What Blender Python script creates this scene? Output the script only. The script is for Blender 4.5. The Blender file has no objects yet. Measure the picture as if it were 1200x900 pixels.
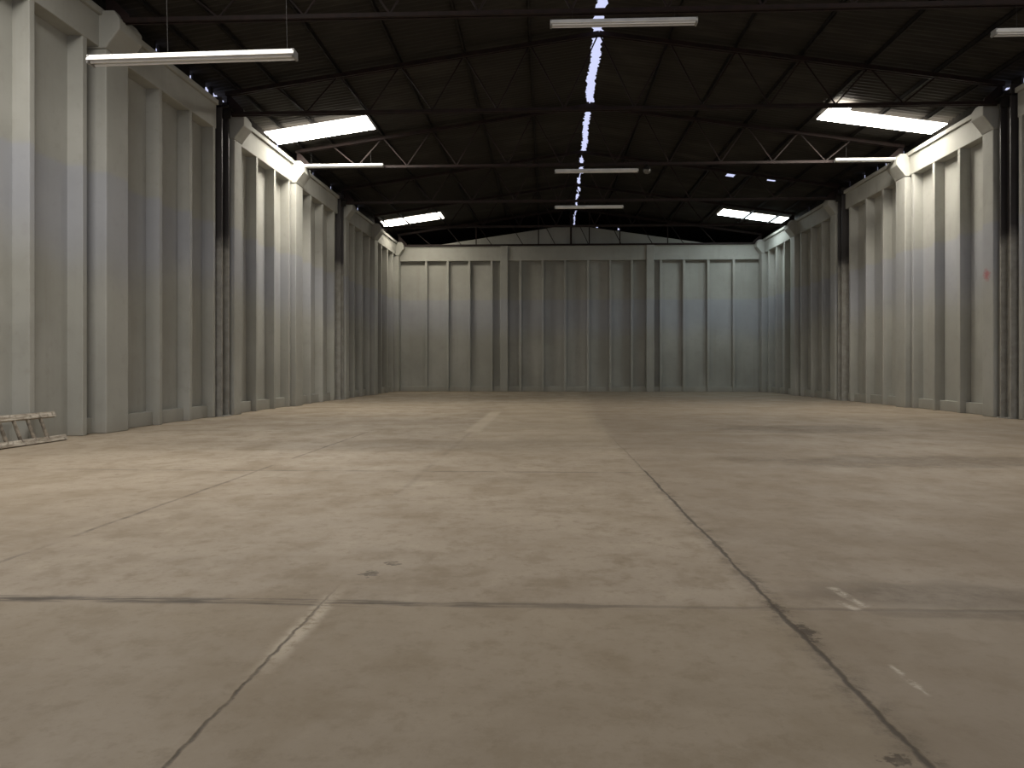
import bpy, bmesh, math, random
from mathutils import Vector
random.seed(7)
SC = bpy.context.scene
COL = SC.collection

# ------------------------------------------------------------------ layout (metres)
BAY, T_FIRST = 4.852, 12.953
T = [T_FIRST + BAY * n for n in range(6)]           # roof trusses, nearest first
Y_NEAR, Y_BACK, Y_END = -4.0, 37.55, 46.0
CHORD_Z = 7.0
RIDGE_X, RIDGE_Z, SLOPE = 1.2, 8.90, 0.145          # underside of the roof sheets
def left_x(y): return -7.42 + 0.0155 * (y - T_FIRST)
RIGHT_X = 10.08
def roof_z(x): return RIDGE_Z - SLOPE * abs(x - RIDGE_X)
def P(side, y, off, z):
    """point on a side wall: off = distance outwards from the pillar faces"""
    return (left_x(y) - off, y, z) if side == 'left' else (RIGHT_X + off, y, z)

# ------------------------------------------------------------------ mesh helpers
class MB:
    def __init__(self): self.bm = bmesh.new()
    def hexa(self, p):                                # p: 4 bottom then 4 top, same winding
        v = [self.bm.verts.new(q) for q in p]
        for f in ((0,3,2,1),(4,5,6,7),(0,1,5,4),(1,2,6,5),(2,3,7,6),(3,0,4,7)):
            self.bm.faces.new([v[i] for i in f])
    def box(self, x0, x1, y0, y1, z0, z1):
        self.hexa([(x0,y0,z0),(x1,y0,z0),(x1,y1,z0),(x0,y1,z0),(x0,y0,z1),(x1,y0,z1),(x1,y1,z1),(x0,y1,z1)])
    def wall(self, side, y0, y1, o0, o1, z0, z1):
        q = [(y0,o0),(y1,o0),(y1,o1),(y0,o1)]
        self.hexa([P(side,y,o,z0) for y,o in q] + [P(side,y,o,z1) for y,o in q])
    def bar(self, a, b, w, h=None, up=(0,0,1)):
        a, b = Vector(a), Vector(b); d = (b-a).normalized(); h = h or w
        u = Vector(up)
        if abs(d.dot(u)) > 0.98: u = Vector((0,1,0))
        s = d.cross(u).normalized(); u = s.cross(d).normalized()
        c = [(-1,-1),(1,-1),(1,1),(-1,1)]
        self.hexa([a + s*(w/2*i) + u*(h/2*j) for i,j in c] + [b + s*(w/2*i) + u*(h/2*j) for i,j in c])
    def angle(self, a, b, w, t, up=(0,0,1), flip=1):
        """steel angle: two thin legs"""
        a, b = Vector(a), Vector(b); d = (b-a).normalized(); u = Vector(up)
        if abs(d.dot(u)) > 0.98: u = Vector((0,1,0))
        s = d.cross(u).normalized()*flip; u = s.cross(d).normalized()*flip
        self.bar(a + u*0, b + u*0, w, t, up)
        self.bar(a + s*(w/2-t/2) + u*(w/2), b + s*(w/2-t/2) + u*(w/2), t, w, up)
    def tube(self, a, b, r, n=10, r2=None):
        a, b = Vector(a), Vector(b); d = (b-a).normalized()
        u = Vector((0,0,1)) if abs(d.z) < 0.9 else Vector((1,0,0))
        s = d.cross(u).normalized(); u = s.cross(d); r2 = r if r2 is None else r2
        A = [self.bm.verts.new(a + (s*math.cos(k*2*math.pi/n) + u*math.sin(k*2*math.pi/n))*r) for k in range(n)]
        B = [self.bm.verts.new(b + (s*math.cos(k*2*math.pi/n) + u*math.sin(k*2*math.pi/n))*r2) for k in range(n)]
        for k in range(n): self.bm.faces.new((A[k], A[(k+1)%n], B[(k+1)%n], B[k]))
        self.bm.faces.new(A[::-1]); self.bm.faces.new(B)
    def prism_y(self, pts, y0, y1):                   # pts in (x,z)
        A = [self.bm.verts.new((x,y0,z)) for x,z in pts]; B = [self.bm.verts.new((x,y1,z)) for x,z in pts]
        n = len(pts)
        for k in range(n): self.bm.faces.new((A[k], A[(k+1)%n], B[(k+1)%n], B[k]))
        self.bm.faces.new(A[::-1]); self.bm.faces.new(B)
    def build(self, name, mat, parent=None, bevel=0, smooth=False, origin=None):
        bmesh.ops.recalc_face_normals(self.bm, faces=self.bm.faces)
        me = bpy.data.meshes.new(name)
        if origin is not None: bmesh.ops.translate(self.bm, verts=self.bm.verts, vec=-Vector(origin))
        self.bm.to_mesh(me); self.bm.free()
        me.materials.append(mat)
        if smooth:
            for p in me.polygons: p.use_smooth = True
        o = bpy.data.objects.new(name, me); COL.objects.link(o)
        if origin is not None: o.location = origin
        if parent is not None:
            o.parent = parent
            o.matrix_parent_inverse = parent.matrix_basis.inverted()
        if bevel:
            m = o.modifiers.new('soft_edges', 'BEVEL'); m.width = bevel; m.segments = 2; m.limit_method = 'ANGLE'
        return o
def tag(o, label, cat, group=None, kind=None):
    o['label'] = label; o['category'] = cat
    if group: o['group'] = group
    if kind: o['kind'] = kind
    return o
def empty(name, loc):
    o = bpy.data.objects.new(name, None); COL.objects.link(o); o.location = loc; o.empty_display_size = .2
    return o
def struct(o): o['kind'] = 'structure'; return o

# ------------------------------------------------------------------ node helpers
class G:
    def __init__(self, name):
        self.m = bpy.data.materials.new(name); self.m.use_nodes = True
        self.t = self.m.node_tree; self.t.nodes.clear()
        self.out = self.t.nodes.new('ShaderNodeOutputMaterial')
        self.pos = self.t.nodes.new('ShaderNodeNewGeometry').outputs['Position']
        s = self.t.nodes.new('ShaderNodeSeparateXYZ'); self.t.links.new(self.pos, s.inputs[0])
        self.x, self.y, self.z = s.outputs
    def put(self, v, sock):
        if hasattr(v, 'is_output'): self.t.links.new(v, sock)
        else: sock.default_value = v
    def M(self, op, a, b=0.0, c=0.0):
        n = self.t.nodes.new('ShaderNodeMath'); n.operation = op
        for v, s in zip((a,b,c), n.inputs): self.put(v, s)
        return n.outputs[0]
    def add(s,a,b): return s.M('ADD',a,b)
    def sub(s,a,b): return s.M('SUBTRACT',a,b)
    def mul(s,a,b): return s.M('MULTIPLY',a,b)
    def mx(s,a,b): return s.M('MAXIMUM',a,b)
    def ss(self, v, a, b, lo=0.0, hi=1.0):
        n = self.t.nodes.new('ShaderNodeMapRange'); n.interpolation_type = 'SMOOTHSTEP'
        self.put(v, n.inputs[0]); n.inputs[1].default_value = a; n.inputs[2].default_value = b
        n.inputs[3].default_value = lo; n.inputs[4].default_value = hi
        return n.outputs[0]
    def noise(self, scale, detail=4, rough=.55, stretch=(1,1,1), shift=(0,0,0)):
        mp = self.t.nodes.new('ShaderNodeMapping'); self.t.links.new(self.pos, mp.inputs[0])
        mp.inputs['Scale'].default_value = stretch; mp.inputs['Location'].default_value = shift
        n = self.t.nodes.new('ShaderNodeTexNoise'); self.t.links.new(mp.outputs[0], n.inputs['Vector'])
        n.inputs['Scale'].default_value = scale; n.inputs['Detail'].default_value = detail; n.inputs['Roughness'].default_value = rough
        return n.outputs['Fac']
    def mix(self, f, a, b, mode='MIX'):
        n = self.t.nodes.new('ShaderNodeMix'); n.data_type = 'RGBA'; n.blend_type = mode
        self.put(f, n.inputs[0])
        for v, s in ((a, n.inputs[6]), (b, n.inputs[7])):
            self.put(v if hasattr(v,'is_output') else (*v, 1.0), s)
        return n.outputs[2]
    def surf(self, col, rough=.8, bump=None, bd=.01, bs=.4, metal=0.0, spec=.3):
        b = self.t.nodes.new('ShaderNodeBsdfPrincipled')
        self.put(col if hasattr(col,'is_output') else (*col,1.0), b.inputs['Base Color'])
        self.put(rough, b.inputs['Roughness']); b.inputs['Metallic'].default_value = metal
        b.inputs['Specular IOR Level'].default_value = spec
        if bump is not None:
            n = self.t.nodes.new('ShaderNodeBump'); n.inputs['Strength'].default_value = bs; n.inputs['Distance'].default_value = bd
            self.t.links.new(bump, n.inputs['Height']); self.t.links.new(n.outputs[0], b.inputs['Normal'])
        self.t.links.new(b.outputs[0], self.out.inputs[0])
        return self.m
    def emit(self, col, strength):
        e = self.t.nodes.new('ShaderNodeEmission'); self.put(col if hasattr(col,'is_output') else (*col,1.0), e.inputs[0])
        self.put(strength, e.inputs[1]); self.t.links.new(e.outputs[0], self.out.inputs[0])
        return self.m

# ------------------------------------------------------------------ materials
def concrete_wall(name):
    g = G(name)
    big = g.noise(.45, 3, .6); fine = g.noise(5, 5, .65); run = g.noise(1.0, 4, .6, (3.5, 3.5, .22))
    c = g.mix(g.ss(big, .35, .68), (.345,.342,.305), (.415,.412,.375))
    c = g.mix(g.mul(g.ss(fine, .5, .75), .35), c, (.30,.29,.25))
    c = g.mix(g.mul(g.ss(run, .52, .75), .32), c, (.28,.265,.22))
    # a bluer band at mid height, softening unevenly below
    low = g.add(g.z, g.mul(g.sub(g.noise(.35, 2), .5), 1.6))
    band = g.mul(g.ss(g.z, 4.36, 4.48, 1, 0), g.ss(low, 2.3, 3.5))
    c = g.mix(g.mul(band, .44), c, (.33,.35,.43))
    # grime just above the floor
    c = g.mix(g.mul(g.ss(g.add(g.z, g.mul(fine, .25)), .1, .42, 1, 0), .35), c, (.28,.25,.20))
    # red paint smear on one right-hand pillar
    d = g.t.nodes.new('ShaderNodeVectorMath'); d.operation = 'DISTANCE'
    g.t.links.new(g.pos, d.inputs[0]); d.inputs[1].default_value = (10.08, 18.28, 3.24)
    smear = g.mul(g.ss(g.add(d.outputs['Value'], g.mul(g.noise(16, 3), .22)), .14, .30, 1, 0), .75)
    c = g.mix(smear, c, (.42,.12,.13))
    return g.surf(c, .82, g.add(g.mul(fine, .6), big), .012, .35)
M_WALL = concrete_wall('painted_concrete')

def floor_mat():
    g = G('worn_concrete_floor')
    n1 = g.noise(.28, 4, .6); n2 = g.noise(1.3, 5, .62, (1, .75, 1)); n3 = g.noise(8, 6, .72); n5 = g.noise(3.2, 6, .68, (1,.8,1), (2,5,0)); n6 = g.noise(38, 3, .7); n4 = g.noise(.6, 5, .65, (.55, 1.25, 1), (4,9,0))
    c = g.mix(g.ss(n1, .34, .66), (.322,.264,.196), (.397,.331,.252))
    c = g.mix(g.mul(g.ss(n2, .45, .70), .55), c, (.25,.195,.130))
    c = g.mix(g.mul(g.ss(n4, .52, .70), .50), c, (.225,.178,.122))
    c = g.mix(g.mul(g.ss(n2, .30, .42, 1, 0), .40), c, (.46,.385,.29))
    c = g.mix(g.mul(g.ss(n5, .50, .64), .50), c, (.235,.182,.118))
    c = g.mix(g.mul(g.ss(n5, .34, .46, 1, 0), .26), c, (.445,.375,.28))
    c = g.mix(g.mul(g.ss(n3, .50, .70), .55), c, (.21,.162,.105))
    c = g.mix(g.mul(g.ss(n6, .52, .74), .28), c, (.20,.155,.105))
    # a darker, yellower tone on the near side of the first cross joint
    c = g.mix(g.mul(g.ss(g.y, 3.5, 3.7, 1, 0), .34), c, (.245,.192,.118))
    # darker, dirtier slab row right of the long joint
    wob = g.mul(g.sub(g.noise(1.1, 3), .5), .05); wob2 = g.mul(g.sub(g.noise(.8, 2, .5, (1,1,1), (7,3,0)), .5), .16)
    jx = g.add(g.add(1.05, wob), g.ss(g.y, 13, 31, 0, .55))
    c = g.mix(g.mul(g.ss(g.sub(g.x, jx), -.02, .10), .38), c, (.235,.185,.135))
    # paler swept patch ahead of it
    patch = g.mul(g.mul(g.ss(g.y, 9, 14), g.ss(g.y, 20, 30, 1, 0)), g.mul(g.ss(g.x, -1.6, -.9), g.ss(g.x, .8, 1.2, 1, 0)))
    c = g.mix(g.mul(patch, .35), c, (.48,.395,.285))
    def lineX(x0, w, soft, ya, yb, wv):
        d = g.M('ABSOLUTE', g.sub(g.x, g.add(x0, wv)))
        return g.mul(g.ss(d, w, w+soft, 1, 0), g.mul(g.ss(g.y, ya-.3, ya+.1), g.ss(g.y, yb-.1, yb+.5, 1, 0)))
    def lineY(y0, w, soft, xa, xb, wv):
        d = g.M('ABSOLUTE', g.sub(g.y, g.add(y0, wv)))
        return g.mul(g.ss(d, w, w+soft, 1, 0), g.mul(g.ss(g.x, xa-.15, xa+.15), g.ss(g.x, xb-.1, xb+.1, 1, 0)))
    brk = g.ss(g.noise(2.6, 3), .36, .55)
    fwob = g.mul(g.sub(g.noise(9, 3), .5), .035)
    # long joint on the right: dark and open near by, thinner further off
    dA = g.M('ABSOLUTE', g.sub(g.x, g.add(jx, fwob)))
    cutA = g.mul(g.ss(g.add(dA, g.mul(g.sub(n5, .5), .03)), .003, .019, 1, 0), g.mul(g.ss(g.y, 8.2, 8.6, 1, .45), g.ss(g.y, 9.5, 14, 1, .25)))
    haloA = g.mul(g.mul(g.ss(dA, .02, .10, 1, 0), g.ss(g.y, 6, 10, 1, .3)), g.ss(n3, .35, .7))
    # long joint on the left: patched with pale mortar near by, hairline after
    mort = g.mul(g.mul(lineX(-1.03, .012, .06, 2.6, 3.5, fwob), g.ss(g.add(n3, g.mul(n6,.3)), .50, .70)), g.ss(g.y, 2.5, 3.2))
    mort2 = lineX(-1.28, .07, .12, 13.5, 19.5, wob)
    cutB = g.mul(lineX(-1.045, .001, .010, 1.0, 3.5, fwob), g.ss(n3, .30, .6, .25, .95))
    cutB2 = g.mul(g.mul(lineX(-1.30, .004, .05, 6.5, 13, wob), brk), .20)
    cutC = g.mul(g.mul(lineX(-3.09, .006, .022, 3.6, 14, wob), g.ss(g.noise(.9, 2), .38, .5)), g.ss(n3, .3, .6, .2, .6))
    cutE = g.mul(lineX(-5.3, .01, .03, 6, 30, wob2), .0)
    # cross joints
    streak = g.noise(3.0, 4, .6, (.7, 9, 1))
    crX = g.mul(g.mul(lineY(3.60, .012, .06, -2.75, 1.05, fwob), g.ss(g.x, -1.1, .1, 1, .55)), g.ss(g.add(streak, g.mul(g.sub(g.noise(1.4,3,.6,(1,.1,1),(1,2,0)),.5),.9)), .40, .60))
    crX2 = g.mul(lineY(3.60, .004, .03, -2.75, 6, fwob), .34)
    crY = g.mul(g.mul(lineY(8.25, .012, .05, -6.2, 1.05, wob), brk), .45)
    crZ = g.mul(lineY(13.3, .05, .15, -1.4, 4, wob), .5)
    dark = g.mx(g.mx(cutA, g.mul(haloA, .55)), g.mx(g.mx(cutB, cutB2), g.mx(cutC, g.mx(crX, g.mx(crX2, crY)))))
    c = g.mix(g.mul(g.mx(mort, g.mul(mort2, .6)), .8), c, (.56,.48,.37))
    c = g.mix(g.mul(crZ, .5), c, (.50,.42,.32))
    c = g.mix(g.mul(dark, .85), c, (.055,.042,.030))
    # stains with a shape of their own
    def blob(x, y, rx, ry, k=.5, ns=3.0):
        dx = g.M('DIVIDE', g.sub(g.x, x), rx); dy = g.M('DIVIDE', g.sub(g.y, y), ry)
        r = g.M('SQRT', g.add(g.mul(dx,dx), g.mul(dy,dy)))
        return g.ss(g.add(r, g.mul(g.sub(g.noise(ns, 4, .65), .5), 2*k)), .55, 1.05, 1, 0)
    oil = g.mx(blob(1.85, 3.85, .75, .26, .8, 4), blob(2.2, 3.55, .9, .10, .8, 4))
    oil = g.mx(oil, g.mx(blob(4.5, 9.4, 2.4, .7, .9, 1.5), blob(4.7, 14.5, 2.2, 1.1, .9, 1.2)))
    c = g.mix(g.mul(oil, g.ss(n3, .3, .65, .30, .62)), c, (.125,.096,.066))
    knots = g.mx(g.mx(blob(1.055, 3.60, .04, .10, 1.6, 26), blob(1.08, 3.28, .04, .11, 1.7, 26)), g.mx(g.mx(blob(-.94, 4.12, .055, .07, 1.7, 24), blob(-.86, 4.34, .05, .05, 1.7, 24)), blob(.98, 2.22, .05, .035, 1.6, 30)))
    c = g.mix(g.mul(knots, g.ss(n3, .3, .55, .35, .85)), c, (.075,.056,.038))
    # pale scrape marks
    def scrape(x0, y0, x1, y1, w):
        L = math.hypot(x1-x0, y1-y0); ux, uy = (x1-x0)/L, (y1-y0)/L
        a = g.add(g.mul(g.sub(g.x,x0), ux), g.mul(g.sub(g.y,y0), uy)); b = g.M('ABSOLUTE', g.add(g.mul(g.sub(g.x,x0), -uy), g.mul(g.sub(g.y,y0), ux)))
        return g.mul(g.ss(g.add(b, g.mul(fwob, 1.4)), w*.6, w*3.2, 1, 0), g.mul(g.ss(a, 0, .04), g.ss(a, L-.04, L, 1, 0)))
    scr = g.mx(g.mx(scrape(1.42, 3.98, 1.47, 3.62, .012), scrape(1.36, 3.75, 1.42, 3.58, .009)), scrape(1.27, 2.95, 1.28, 2.65, .006))
    c = g.mix(g.mul(g.mul(scr, g.ss(g.add(n3, g.mul(n6,.4)), .55, .78)), .8), c, (.58,.51,.41))
    h = g.sub(g.add(g.mul(n3, .5), g.mul(n2, .5)), g.mul(dark, 1.5))
    return g.surf(c, g.ss(n2, .3, .7, .58, .78), h, .010, .5, spec=.35)
M_FLOOR = floor_mat()

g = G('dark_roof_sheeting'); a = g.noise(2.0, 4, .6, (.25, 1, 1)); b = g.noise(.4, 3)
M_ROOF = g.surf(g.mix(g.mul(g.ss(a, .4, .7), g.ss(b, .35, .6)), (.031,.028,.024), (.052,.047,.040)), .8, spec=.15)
g = G('red_oxide_steel'); a = g.noise(6, 4)
M_STEEL = g.surf(g.mix(g.ss(a, .35, .65), (.013,.0068,.0055), (.022,.0105,.0085)), .65)
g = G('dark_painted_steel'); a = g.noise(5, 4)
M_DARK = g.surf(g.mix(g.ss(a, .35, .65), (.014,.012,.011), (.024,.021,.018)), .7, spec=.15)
def post_mat(name, dark_from):
    g = G(name); a = g.noise(5, 4); edge = g.add(g.z, g.mul(g.sub(g.noise(3, 3), .5), .5))
    return g.surf(g.mix(g.ss(edge, dark_from-.25, dark_from+.25), g.mix(g.ss(a,.35,.65), (.27,.26,.23), (.34,.33,.30)), (.050,.045,.045)), .55)
M_POST = post_mat('dark_post_steel', 4.0)
M_POST_FAR = post_mat('half_painted_post_steel', 4.7)
g = G('white_enamel'); M_ENAMEL = g.surf(g.mix(g.ss(g.noise(4,3),.35,.65), (.66,.65,.62), (.78,.77,.74)), .4)
g = G('opal_glass_tube'); M_TUBE = g.surf((.82,.82,.80), .25, spec=.5)
M_GLOBE = G('dusty_lamp_glass').surf((.12,.115,.105), .15, spec=.6)
g = G('grey_cap'); M_CAP = g.surf((.30,.30,.29), .5)
g = G('dark_hanger_wire'); M_WIRE = g.surf((.03,.028,.026), .6)
g = G('aged_timber'); a = g.noise(3, 5, .6, (8, 1, 8)); b = g.noise(14, 3)
M_WOOD = g.surf(g.mix(g.mul(g.ss(b,.5,.7),.6), g.mix(g.ss(a,.35,.65), (.26,.22,.17), (.55,.50,.42)), (.10,.08,.06)), .75)
g = G('old_rung_timber'); a = g.noise(12, 4); M_RUNG = g.surf(g.mix(g.ss(a,.35,.65), (.12,.10,.078), (.30,.26,.205)), .75)
def skylight_mat(name, col, s): return G(name).emit(col, s)
SKY_L = 43.0
M_SKY_WARM = skylight_mat('warm_translucent_sheet', (1.0,.94,.84), SKY_L)
M_EDGE_GLOW = skylight_mat('added_edge_glow', (1.0,.93,.82), 5.0)
M_SKY_COOL = skylight_mat('cool_translucent_sheet', (.84,.97,1.0), SKY_L*.32)
M_SKY_FAR = skylight_mat('far_warm_translucent_sheet', (1.0,.92,.78), SKY_L*.36)  # far left panel, emission set weaker than the near ones

# ------------------------------------------------------------------ floor
b = MB(); b.box(-9.5, 12, Y_NEAR-.5, Y_END+.3, -.25, 0); struct(b.build('floor', M_FLOOR))

# ------------------------------------------------------------------ side walls
RIBS = [-2.6, -1.2, .2, 1.6, 4.4, 5.7, 7.0, 9.85, 11.14, 12.42, 14.85, 16.10, 17.22, 19.72, 20.98, 22.15, 24.1, 25.35, 26.65, 29.3, 30.5, 31.7, 33.85, 35.05, 36.25]
POSTS = {1: (17.42, 17.84), 3: (27.12, 27.50)}
PILLARS = {-3: (-1.9,-1.3), -2: (3.0, 3.6), -1: (7.9, 8.5), 0: (12.82, 13.50), 1: (18.02, 18.46), 2: (22.34, 22.94), 3: (27.66, 28.10), 4: (32.08, 32.64), 5: (36.9, 37.4)}
for side in ('left', 'right'):
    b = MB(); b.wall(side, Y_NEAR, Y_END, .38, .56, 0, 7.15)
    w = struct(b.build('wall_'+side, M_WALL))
    for y in RIBS:
        b = MB(); wd = .06; off = .12
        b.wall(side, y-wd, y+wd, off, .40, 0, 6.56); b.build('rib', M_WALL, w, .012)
    # ring beam, broken where the steel posts stand
    cuts = [Y_NEAR, POSTS[1][0]-.12, POSTS[1][1]+.16, POSTS[3][0]-.12, POSTS[3][1]+.14, Y_BACK]
    for k in range(0, 6, 2):
        b = MB(); b.wall(side, cuts[k], cuts[k+1], .11, .40, 6.53, 7.06)
        b.wall(side, cuts[k], cuts[k+1], .05, .56, 7.06, 7.17)
        b.build('ring_beam', M_WALL, w, .012)
    b = MB(); b.wall(side, 12.6 if side == 'left' else 8.6, Y_BACK, .25, .40, 0, .27)
    struct(b.build('baseboard_'+side, M_WALL, None, .012))

# ------------------------------------------------------------------ pillars with flared heads
PL = {('left',0): 'concrete pillar on the left wall just beyond the wooden ladder',
      ('left',1): 'brightly lit concrete pillar tight behind the nearer dark post, left wall',
      ('left',2): 'concrete pillar on left wall where the far end of the near lit bay stops, batten light at its head',
      ('left',3): 'dim concrete pillar tight behind the further dark post, left wall',
      ('left',4): 'lit concrete pillar below the far left skylight',
      ('left',5): 'concrete pillar in the far left corner of the hall',
      ('right',1): 'concrete pillar with a small red paint smear, right wall',
      ('right',2): 'concrete pillar on right wall with a batten light at its flared head',
      ('right',3): 'dim concrete pillar tight behind the further dark post, right wall',
      ('right',4): 'lit concrete pillar below the far right skylight',
      ('right',5): 'concrete pillar in the far right corner of the hall'}
for (side, n), label in PL.items():
    y0, y1 = PILLARS[n]
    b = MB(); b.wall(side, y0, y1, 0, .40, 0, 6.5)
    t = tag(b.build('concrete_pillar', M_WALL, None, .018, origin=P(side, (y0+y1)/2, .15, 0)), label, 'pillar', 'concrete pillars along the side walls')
    b = MB(); s = 1 if side == 'left' else -1
    prof = [(-.39,6.50),(0,6.50),(.05,6.58),(.16,6.72),(.24,6.82),(.24,7.0),(.14,7.14),(-.39,7.14)]
    yc = (y0+y1)/2; fx = P(side, yc, 0, 0)[0]
    b.prism_y([(fx+s*u, z) for u,z in prof], y0-.03, y1+.03)
    b.build('capital', M_WALL, t, .02)
# unseen pillars nearer than the frame keep the wall's rhythm for other viewpoints
for side in ('left','right'):
    for n in ((-2,-1) if side == 'left' else (-2,-1,0)):
        y0, y1 = PILLARS[n]; b = MB(); b.wall(side, y0, y1, 0, .40, 0, 6.98)
        b.build('pilaster', M_WALL, bpy.data.objects['wall_'+side], .018)

# ------------------------------------------------------------------ steel posts in the wall gaps
POL = {('left',1): 'dark steel post in the left wall, nearer of its two', ('left',3): 'slimmer-looking steel post further down the left wall, dark only at the top',
       ('right',1): 'dark steel post near the right edge of the picture', ('right',3): 'steel post further down the right wall, dark at the top and pale below'}
for (side, n), label in POL.items():
    y0, y1 = POSTS[n]; b = MB(); o0, o1 = .04, .36
    b.wall(side, y0, y0+.05, o0, o1, 0, 7.3); b.wall(side, y1-.05, y1, o0, o1, 0, 7.3); b.wall(side, y0+.05, y1-.05, .17, .22, 0, 7.3)
    t = tag(b.build('steel_post', M_POST if n == 1 else M_POST_FAR, None, .004, origin=P(side, (y0+y1)/2, .15, 0)), label, 'post', 'steel posts in the side walls')
    b = MB(); b.wall(side, y0-.03, y1+.03, -.02, .365, 0, .02); b.build('base_plate', M_POST if n == 1 else M_POST_FAR, t)
    b = MB(); b.wall(side, y0, y1, -.10, .28, 7.06, 7.10); b.wall(side, y0+.15, y0+.18, -.10, .14, 6.85, 7.06); b.build('bracket', M_DARK, t)

# ------------------------------------------------------------------ back wall: a gabled partition, the roof runs on behind it
gz = lambda x: 8.03 - SLOPE*abs(x - RIDGE_X)
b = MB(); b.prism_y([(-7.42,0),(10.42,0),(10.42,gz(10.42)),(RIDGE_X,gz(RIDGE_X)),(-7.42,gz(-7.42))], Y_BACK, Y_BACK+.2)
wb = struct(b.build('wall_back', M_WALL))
for x in (-5.79,-4.75,-3.70,-2.62,-1.24,-.17,.90,2.0,3.06,4.08,5.45,6.55,7.69,8.89):
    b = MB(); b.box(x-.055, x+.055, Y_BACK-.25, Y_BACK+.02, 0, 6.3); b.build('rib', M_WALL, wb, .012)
for x0, x1 in ((-2.20,-1.84),(4.76,5.12)):
    b = MB(); b.box(x0, x1, Y_BACK-.36, Y_BACK+.02, 0, 6.98); b.build('pilaster', M_WALL, wb, .015)
b = MB(); b.box(-7.05, 10.07, Y_BACK-.26, Y_BACK+.02, 6.28, 7.0); b.box(-7.05, 10.07, Y_BACK-.30, Y_BACK+.02, 6.92, 7.0); b.build('ring_beam', M_WALL, wb, .012)
b = MB(); b.box(-7.05, 10.07, Y_BACK-.15, Y_BACK+.02, 0, .25); struct(b.build('baseboard_back', M_WALL, None, .012))
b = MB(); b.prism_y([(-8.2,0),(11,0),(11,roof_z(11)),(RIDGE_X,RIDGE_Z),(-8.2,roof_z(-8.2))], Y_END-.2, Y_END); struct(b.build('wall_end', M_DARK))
# front wall behind the viewer, with its open doorway
b = MB(); D0, D1, DZ = -2.0, 5.0, 4.6
for a in ((-9, D0, 0, 9), (D1, 12, 0, 9), (D0, D1, DZ, 9)):
    b.box(a[0], a[1], Y_NEAR-.3, Y_NEAR, a[2], a[3])
struct(b.build('wall_front', M_WALL))

# ------------------------------------------------------------------ roof sheets (corrugated), open along the ridge
def slot_x(y): return 1.19 + .012*max(0, y-17.5) + .02*math.sin(y*1.7)
def slot_w(y):
    w = .115 if y < 23 else (.085 if y < 28 else (.065 if y < 35.5 else .035))
    for c, h, k in ((23.0,.15,.2), (28.45,.45,.2), (31.5,.3,.25), (34.6,.25,.2)):
        if abs(y-c) < h: w *= k
    return w if y < 42.5 else 0
OPEN_X, OPEN_Y = ((-6.9,-4.1),(6.8,9.6)), (6.8,7.9)
HOLES = [(6.66,28.47,.03,.28), (8.05,28.57,.02,.12), (8.25,28.57,.02,.12), (2.73,41.77,.02,.30), (3.86,41.68,.02,.30)]
bm = bmesh.new(); ny = int((Y_END-Y_NEAR)/.045); NX = 64; AMP = .018
ys = [Y_NEAR-.3 + k*.045 for k in range(ny+8)]
rnd = random.Random(3); jl = [rnd.uniform(-.035,.035) for _ in ys]; jr = [rnd.uniform(-.035,.035) for _ in ys]
for sgn in (-1, 1):
    prev = None
    for k, y in enumerate(ys):
        c = slot_x(y); w = slot_w(y)
        inner = c + sgn*max(0, w + (jl if sgn < 0 else jr)[k]*(1 if w > .02 else 0)) if w > .004 else c - sgn*.03
        outer = left_x(y)-.52 if sgn < 0 else RIGHT_X+.52
        dz = AMP*(math.sin(2*math.pi*y/.18)+1)
        row = []
        for i in range(NX+1):
            x = outer + (inner-outer)*i/NX
            row.append(bm.verts.new((x, y, roof_z(x) + dz)))
        if prev:
            for i in range(NX):
                mx_, my_ = (row[i].co.x+row[i+1].co.x)/2, y-.022
                if OPEN_Y[0] < my_ < OPEN_Y[1] and any(a < mx_ < c2 for a, c2 in OPEN_X): continue
                if any(abs(mx_-hx) < hw+.07 and abs(my_-hy) < hl for hx,hy,hw,hl in HOLES): continue
                bm.faces.new((prev[i], prev[i+1], row[i+1], row[i]))
        prev = row
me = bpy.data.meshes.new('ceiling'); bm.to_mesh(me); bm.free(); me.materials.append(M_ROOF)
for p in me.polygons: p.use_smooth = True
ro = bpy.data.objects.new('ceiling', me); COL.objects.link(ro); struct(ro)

# eave boards closing the space between the ring beams and the roof, with chinks of daylight
for side, idx in (('left',1),('right',2)):
    rnd = random.Random(20+idx); b = MB(); y = Y_NEAR
    gaps = ([(14.0,.05),(15.3,.05),(16.75,.06),(17.55,.10),(18.38,.42),(19.0,.04),(22.05,.09),(24.6,.05),(25.3,.07),(27.3,.08),(28.6,.05),(31.0,.10),(34.2,.06),(36.0,.07)] if side == 'left' else
            [(14.0,.05),(16.2,.05),(17.55,.10),(18.35,.22),(19.0,.0),(23.4,.05),(24.0,.05),(24.6,.06),(25.2,.05),(26.2,.06),(27.4,.05),(29.8,.05),(31.6,.05),(34.4,.06)])
    for c, h in gaps:
        if h <= 0: continue
        h *= 1.3
        ze = roof_z(P(side, y, .45, 0)[0])
        b.wall(side, y, c-h, .42, .47, 7.15, ze+.05)
        b.wall(side, c-h, c+h, .42, .47, 7.15, ze - rnd.uniform(.18,.28))
        y = c+h
    b.wall(side, y, Y_END, .42, .47, 7.15, ze+.05)
    struct(b.build('trim_%d' % idx, M_DARK))

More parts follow.
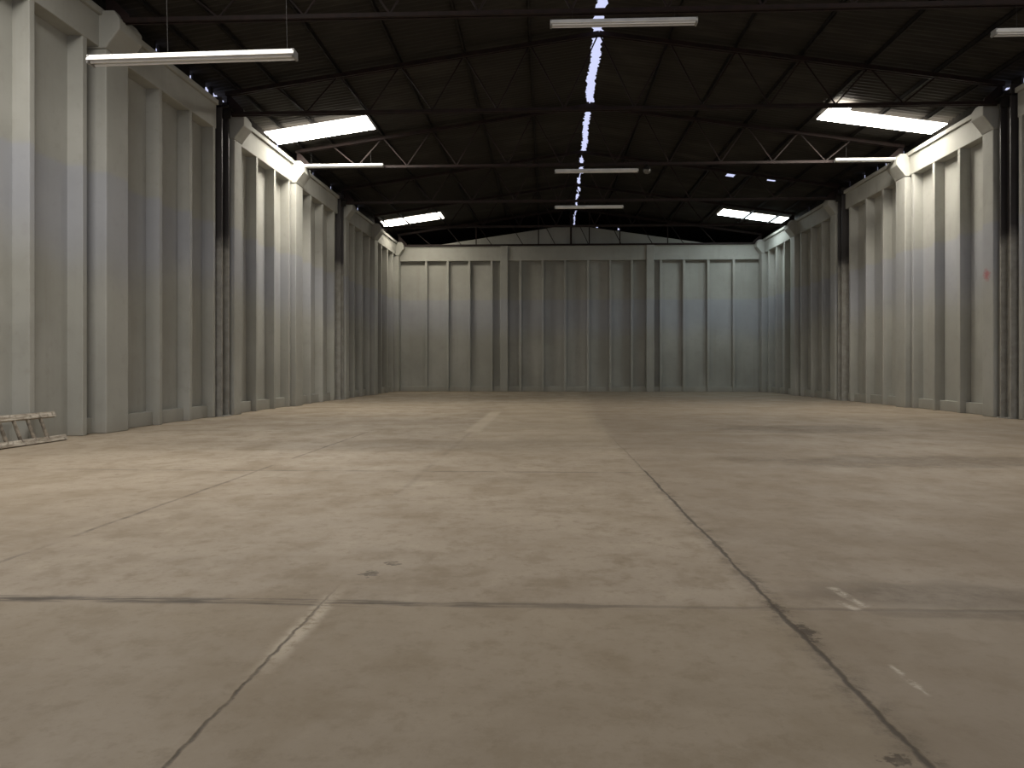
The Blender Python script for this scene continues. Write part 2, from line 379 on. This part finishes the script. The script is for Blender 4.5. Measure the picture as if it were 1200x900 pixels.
# ------------------------------------------------------------------ roof trusses
PX = [-6.30, -4.80, -3.36, -1.88, -.37, 1.2, 2.80, 4.30, 5.76, 7.24, 8.74]
mids = [(PX[i]+PX[i+1])/2 for i in range(len(PX)-1)]
TL = ['roof truss nearest the viewer, only its reddish bottom bar and webs in view', 'second roof truss from the viewer, meeting the nearer dark posts', 'roof truss carrying the row of three batten lights',
      'roof truss carrying the smallest, furthest batten light', 'roof truss just before the far skylights, second from the back wall', 'roof truss standing against the gable of the back wall']
def truss(n):
    y = T[n]; xl = left_x(y)+.02; xr = RIGHT_X-.02
    zt = lambda x: roof_z(x) - .17
    t = empty('roof_truss', (RIDGE_X, y, CHORD_Z)); tag(t, TL[n], 'roof truss', 'steel trusses under the roof')
    bpy.context.view_layer.update()
    for x0 in (xl-.12, xr+.12):
        b = MB(); b.bar((x0, y-.05, zt(x0)), (RIDGE_X, y-.05, zt(RIDGE_X)), .05, .09); b.bar((x0, y+.05, zt(x0)), (RIDGE_X, y+.05, zt(RIDGE_X)), .05, .09)
        b.build('rafter', M_STEEL, t)
    b = MB(); b.bar((xl, y-.03, CHORD_Z+.02), (xr, y-.03, CHORD_Z+.02), .05, .07); b.bar((xl, y+.04, CHORD_Z), (xr, y+.04, CHORD_Z), .04, .05); b.build('bottom_chord', M_STEEL, t)
    top = [(x, y, zt(x)) for x in PX]; bot = [(x, y, CHORD_Z+.03) for x in mids]
    for i in range(len(PX)-1):
        for a, c in (((top[i], bot[i]), (bot[i], top[i+1])) if n != 5 else ((top[i], bot[i]),)):
            b = MB(); b.angle(a, c, .026, .009); b.build('web_brace', M_STEEL, t)
    for x in ([] if n != 5 else [-3.36, -.37, RIDGE_X-.02, 2.05, 3.5, 5.76]):
        b = MB(); b.bar((x, y+.012, CHORD_Z+.03), (x, y+.012, zt(x)), .05 if x < 1.1 or x > 1.3 else .09, .04); b.build('king_post', M_STEEL, t)
    for x0, s in ((xl,1),(xr,-1)):
        b = MB(); b.prism_y([(x0-s*.10, CHORD_Z), (x0+s*.30, CHORD_Z+.03), (x0+s*.30, CHORD_Z+.12), (x0-s*.10, zt(x0-s*.1)+.05)], y-.015, y+.015); b.build('gusset_plate', M_STEEL, t)
for n in range(6): truss(n)

# ------------------------------------------------------------------ purlins
ordn = ['lowest', 'second lowest', 'third lowest', 'middle', 'second highest', 'highest']
def purlin(x, label):
    z = roof_z(x) - .055; b = MB(); y0, y1 = Y_NEAR+.05, Y_END-.2
    b.box(x-.03, x+.03, y0, y1, z+.04, z+.05); b.box(x-.03, x-.018, y0, y1, z-.05, z+.05); b.box(x-.03, x+.02, y0, y1, z-.05, z-.04)
    return tag(b.build('roof_purlin', M_DARK, None, 0, origin=(x, 0, z)), label, 'roof purlin', 'purlins running the length of the roof')
lefts = [-7.18] + PX[:5]; rights = [9.85] + PX[:5:-1]
for i, x in enumerate(lefts): purlin(x, '%s of the six long dark purlins on the left roof slope' % ordn[i])
for i, x in enumerate(rights): purlin(x, '%s of the six long dark purlins on the right roof slope' % ordn[i])

# ------------------------------------------------------------------ skylights (translucent roof sheets)
def skylight(x0, x1, y0, y1, drop, th, mat, label):
    b = MB(); q = [(x0,y0),(x1,y0),(x1,y1),(x0,y1)]
    b.hexa([(x,y,roof_z(x)-drop-th) for x,y in q] + [(x,y,roof_z(x)-drop) for x,y in q])
    c = ((x0+x1)/2, (y0+y1)/2); o = (c[0], c[1], roof_z(c[0])-drop)
    ob = b.build('skylight_panel', mat, None, 0, origin=o); ob.data.materials.append(M_EDGE_GLOW)
    for p in ob.data.polygons: p.material_index = 0 if p.normal.z < -.5 else 1      # daylight through the face; weak top and edge glow added to lighten the roof
    return tag(ob, label, 'skylight', 'translucent roof panels')
SKY = [(-7.62,-4.84,20.72,21.85,.115,.02,M_SKY_WARM,'glowing roof skylight on the left, nearer and larger of the two'),
       (-7.45,-4.70,34.3,35.6,.004,.02,M_SKY_FAR,'glowing roof skylight on the left, far one near the back wall'),
       (7.35,10.38,20.62,21.5,.115,.02,M_SKY_WARM,'glowing roof skylight on the right, nearer and larger of the two'),
       (7.6,10.38,33.8,35.0,.004,.02,M_SKY_COOL,'glowing roof skylight on the right, far one crossed by dark purlins')]
sky_objs = [skylight(*a) for a in SKY]
b = MB(); q = [(7.46,20.30),(7.84,20.30),(7.84,20.622),(7.46,20.622)]     # slipped sheet beside the near right one
b.hexa([(x,y,roof_z(x)-.13) for x,y in q] + [(x,y,roof_z(x)-.115) for x,y in q]); b.build('slipped_sheet', M_SKY_WARM, sky_objs[2])

# ------------------------------------------------------------------ fluorescent battens
def batten(loc, length, rz, label, hang, wires=(-.35,.35)):
    t = empty('fluorescent_light', loc); t.rotation_euler = (0,0,rz); tag(t, label, 'light fixture', 'unlit fluorescent battens')
    def prt(b, name, mat, **k):
        o = b.build(name, mat, None, **k); o.parent = t; return o
    L = length/2
    b = MB(); b.prism_y([(-.10,-.02),(-.055,.05),(.055,.05),(.10,-.02),(.09,-.03),(.05,.0),(-.05,.0),(-.09,-.03)], -L, L)
    for v in b.bm.verts: v.co = Vector((v.co.y, -v.co.x, v.co.z))
    prt(b, 'housing', M_ENAMEL, bevel=.003)
    for dy in (-.045, .045):
        b = MB(); b.tube((-L+.03, dy, -.03), (L-.03, dy, -.03), .017, 12); prt(b, 'tube', M_TUBE, smooth=False)
    for s in (-1, 1):
        b = MB(); b.box(s*L-.02 if s > 0 else -L-.006, s*L+.006 if s > 0 else -L+.02, -.075, .075, -.05, .045); prt(b, 'end_cap', M_CAP, bevel=.004)
    for u in wires:
        b = MB(); b.tube((u*length, 0, .05), (u*length, 0, .05+hang), .003, 6); prt(b, 'hanger', M_WIRE)
    return t
batten((-4.12, 8.9, 4.72), 2.42, math.radians(1.2), 'long white batten light hanging lowest at the upper left, in front of the left wall', 3.35, (-.12,.46)).rotation_euler[1] = -.022
batten((1.27, T[0]-.06, 6.80), 2.40, 0, 'middle white batten light nearest the viewer, at the top of the picture', .16)
batten((8.42, T[0]-.06, 6.52), 2.40, 0, 'white batten light cut off by the right edge of the picture', .44)
batten((-6.0, T[2]-.14, 7.03), 2.50, 0, 'white batten light at the head of a left wall pillar below the skylight', .36)
batten((1.45, T[2]-.06, 6.82), 2.40, 0, 'middle white batten light with a small round lamp beside its right end', .14)
batten((9.25, T[2]-.16, 7.02), 2.10, 0, 'white batten light at the flared head of a right wall pillar', .36)
batten((1.50, T[3]-.06, 6.78), 2.40, 0, 'smallest and dimmest white batten light, furthest along the hall', .18)
# small round lamp
t = empty('round_lamp', (2.90, T[2]-.06, 6.96)); tag(t, 'small round lamp hanging from the truss beside a batten light', 'lamp')
def lathe(b, prof, n=20):
    rings = []
    for r, z in prof: rings.append([b.bm.verts.new((r*math.cos(k*2*math.pi/n), r*math.sin(k*2*math.pi/n), z)) for k in range(n)])
    for A, B in zip(rings, rings[1:]):
        for k in range(n): b.bm.faces.new((A[k], A[(k+1)%n], B[(k+1)%n], B[k]))
    b.bm.faces.new(rings[0][::-1]); b.bm.faces.new(rings[-1])
b = MB(); lathe(b, [(.03,.03),(.035,-.02),(.10,-.06),(.135,-.11),(.135,-.13)]); o = b.build('lamp_shade', M_DARK, None, smooth=True); o.parent = t
b = MB(); lathe(b, [(.12,-.12),(.118,-.16),(.09,-.205),(.05,-.23),(.012,-.238)]); o = b.build('globe', M_GLOBE, None, smooth=True); o.parent = t

# ------------------------------------------------------------------ wooden ladder against the left wall
t = empty('wooden_ladder', (-7.45, 10.1, 0)); tag(t, 'weathered wooden ladder lying on its side against the foot of the left wall', 'ladder')
bpy.context.view_layer.update()
y0, y1 = 8.5, 11.62
bx = lambda y: left_x(y) + .07; tx = lambda y: left_x(y) - .045
b = MB(); b.bar((bx(y0), y0, .044), (bx(y1), y1, .044), .055, .085, (-.42,0,.9)); b.build('rail', M_WOOD, t, .006)
b = MB(); b.bar((tx(y0), y0, .40), (tx(y1-.1), y1-.1, .40), .055, .085, (-.42,0,.9)); b.build('rail', M_WOOD, t, .006)
y = y0 + .15
while y < y1 - .15:
    b = MB(); b.tube((bx(y), y, .05), (tx(y), y-.02, .39), .026, 10); b.build('rung', M_RUNG, t); y += .285

# ------------------------------------------------------------------ light
wd = bpy.data.worlds.new('sky'); SC.world = wd; wd.use_nodes = True
bg = wd.node_tree.nodes['Background']; bg.inputs[0].default_value = (.66,.70,1.0,1); bg.inputs[1].default_value = 1.0
def area(name, loc, rot, sx, sy, power, col):
    l = bpy.data.lights.new(name, 'AREA'); l.shape = 'RECTANGLE'; l.size = sx; l.size_y = sy; l.energy = power; l.color = col
    o = bpy.data.objects.new(name, l); COL.objects.link(o); o.location = loc; o.rotation_euler = rot; return o
area('doorway_daylight', ((D0+D1)/2, Y_NEAR-.1, DZ/2), (math.radians(90),0,0), D1-D0, DZ, 80, (.90,.95,1.0))

# daylight through the next pair of roof openings, above and in front of the viewer
for (x0, x1), power in zip(OPEN_X, (570, 370)):
    xc = (x0+x1)/2
    area('rooflight_daylight', (xc, sum(OPEN_Y)/2, roof_z(xc)-.05), (0, math.atan(SLOPE)*(-1 if xc < RIDGE_X else 1), 0), x1-x0, OPEN_Y[1]-OPEN_Y[0], power, (1.0,.955,.89))

# ------------------------------------------------------------------ camera and view
cam = bpy.data.cameras.new('camera'); co = bpy.data.objects.new('camera', cam); COL.objects.link(co)
co.location = (0, 0, 1.095); co.rotation_euler = (math.radians(90), 0, .044)
cam.sensor_width = 36; cam.lens = 36*911.5/1200; cam.shift_y = -(450-432.1)/1200; cam.clip_end = 200
SC.camera = co
vs = SC.view_settings; vs.view_transform = 'Standard'; vs.look = 'None'; vs.gamma = 1; vs.use_curve_mapping = False; vs.exposure = 0.0
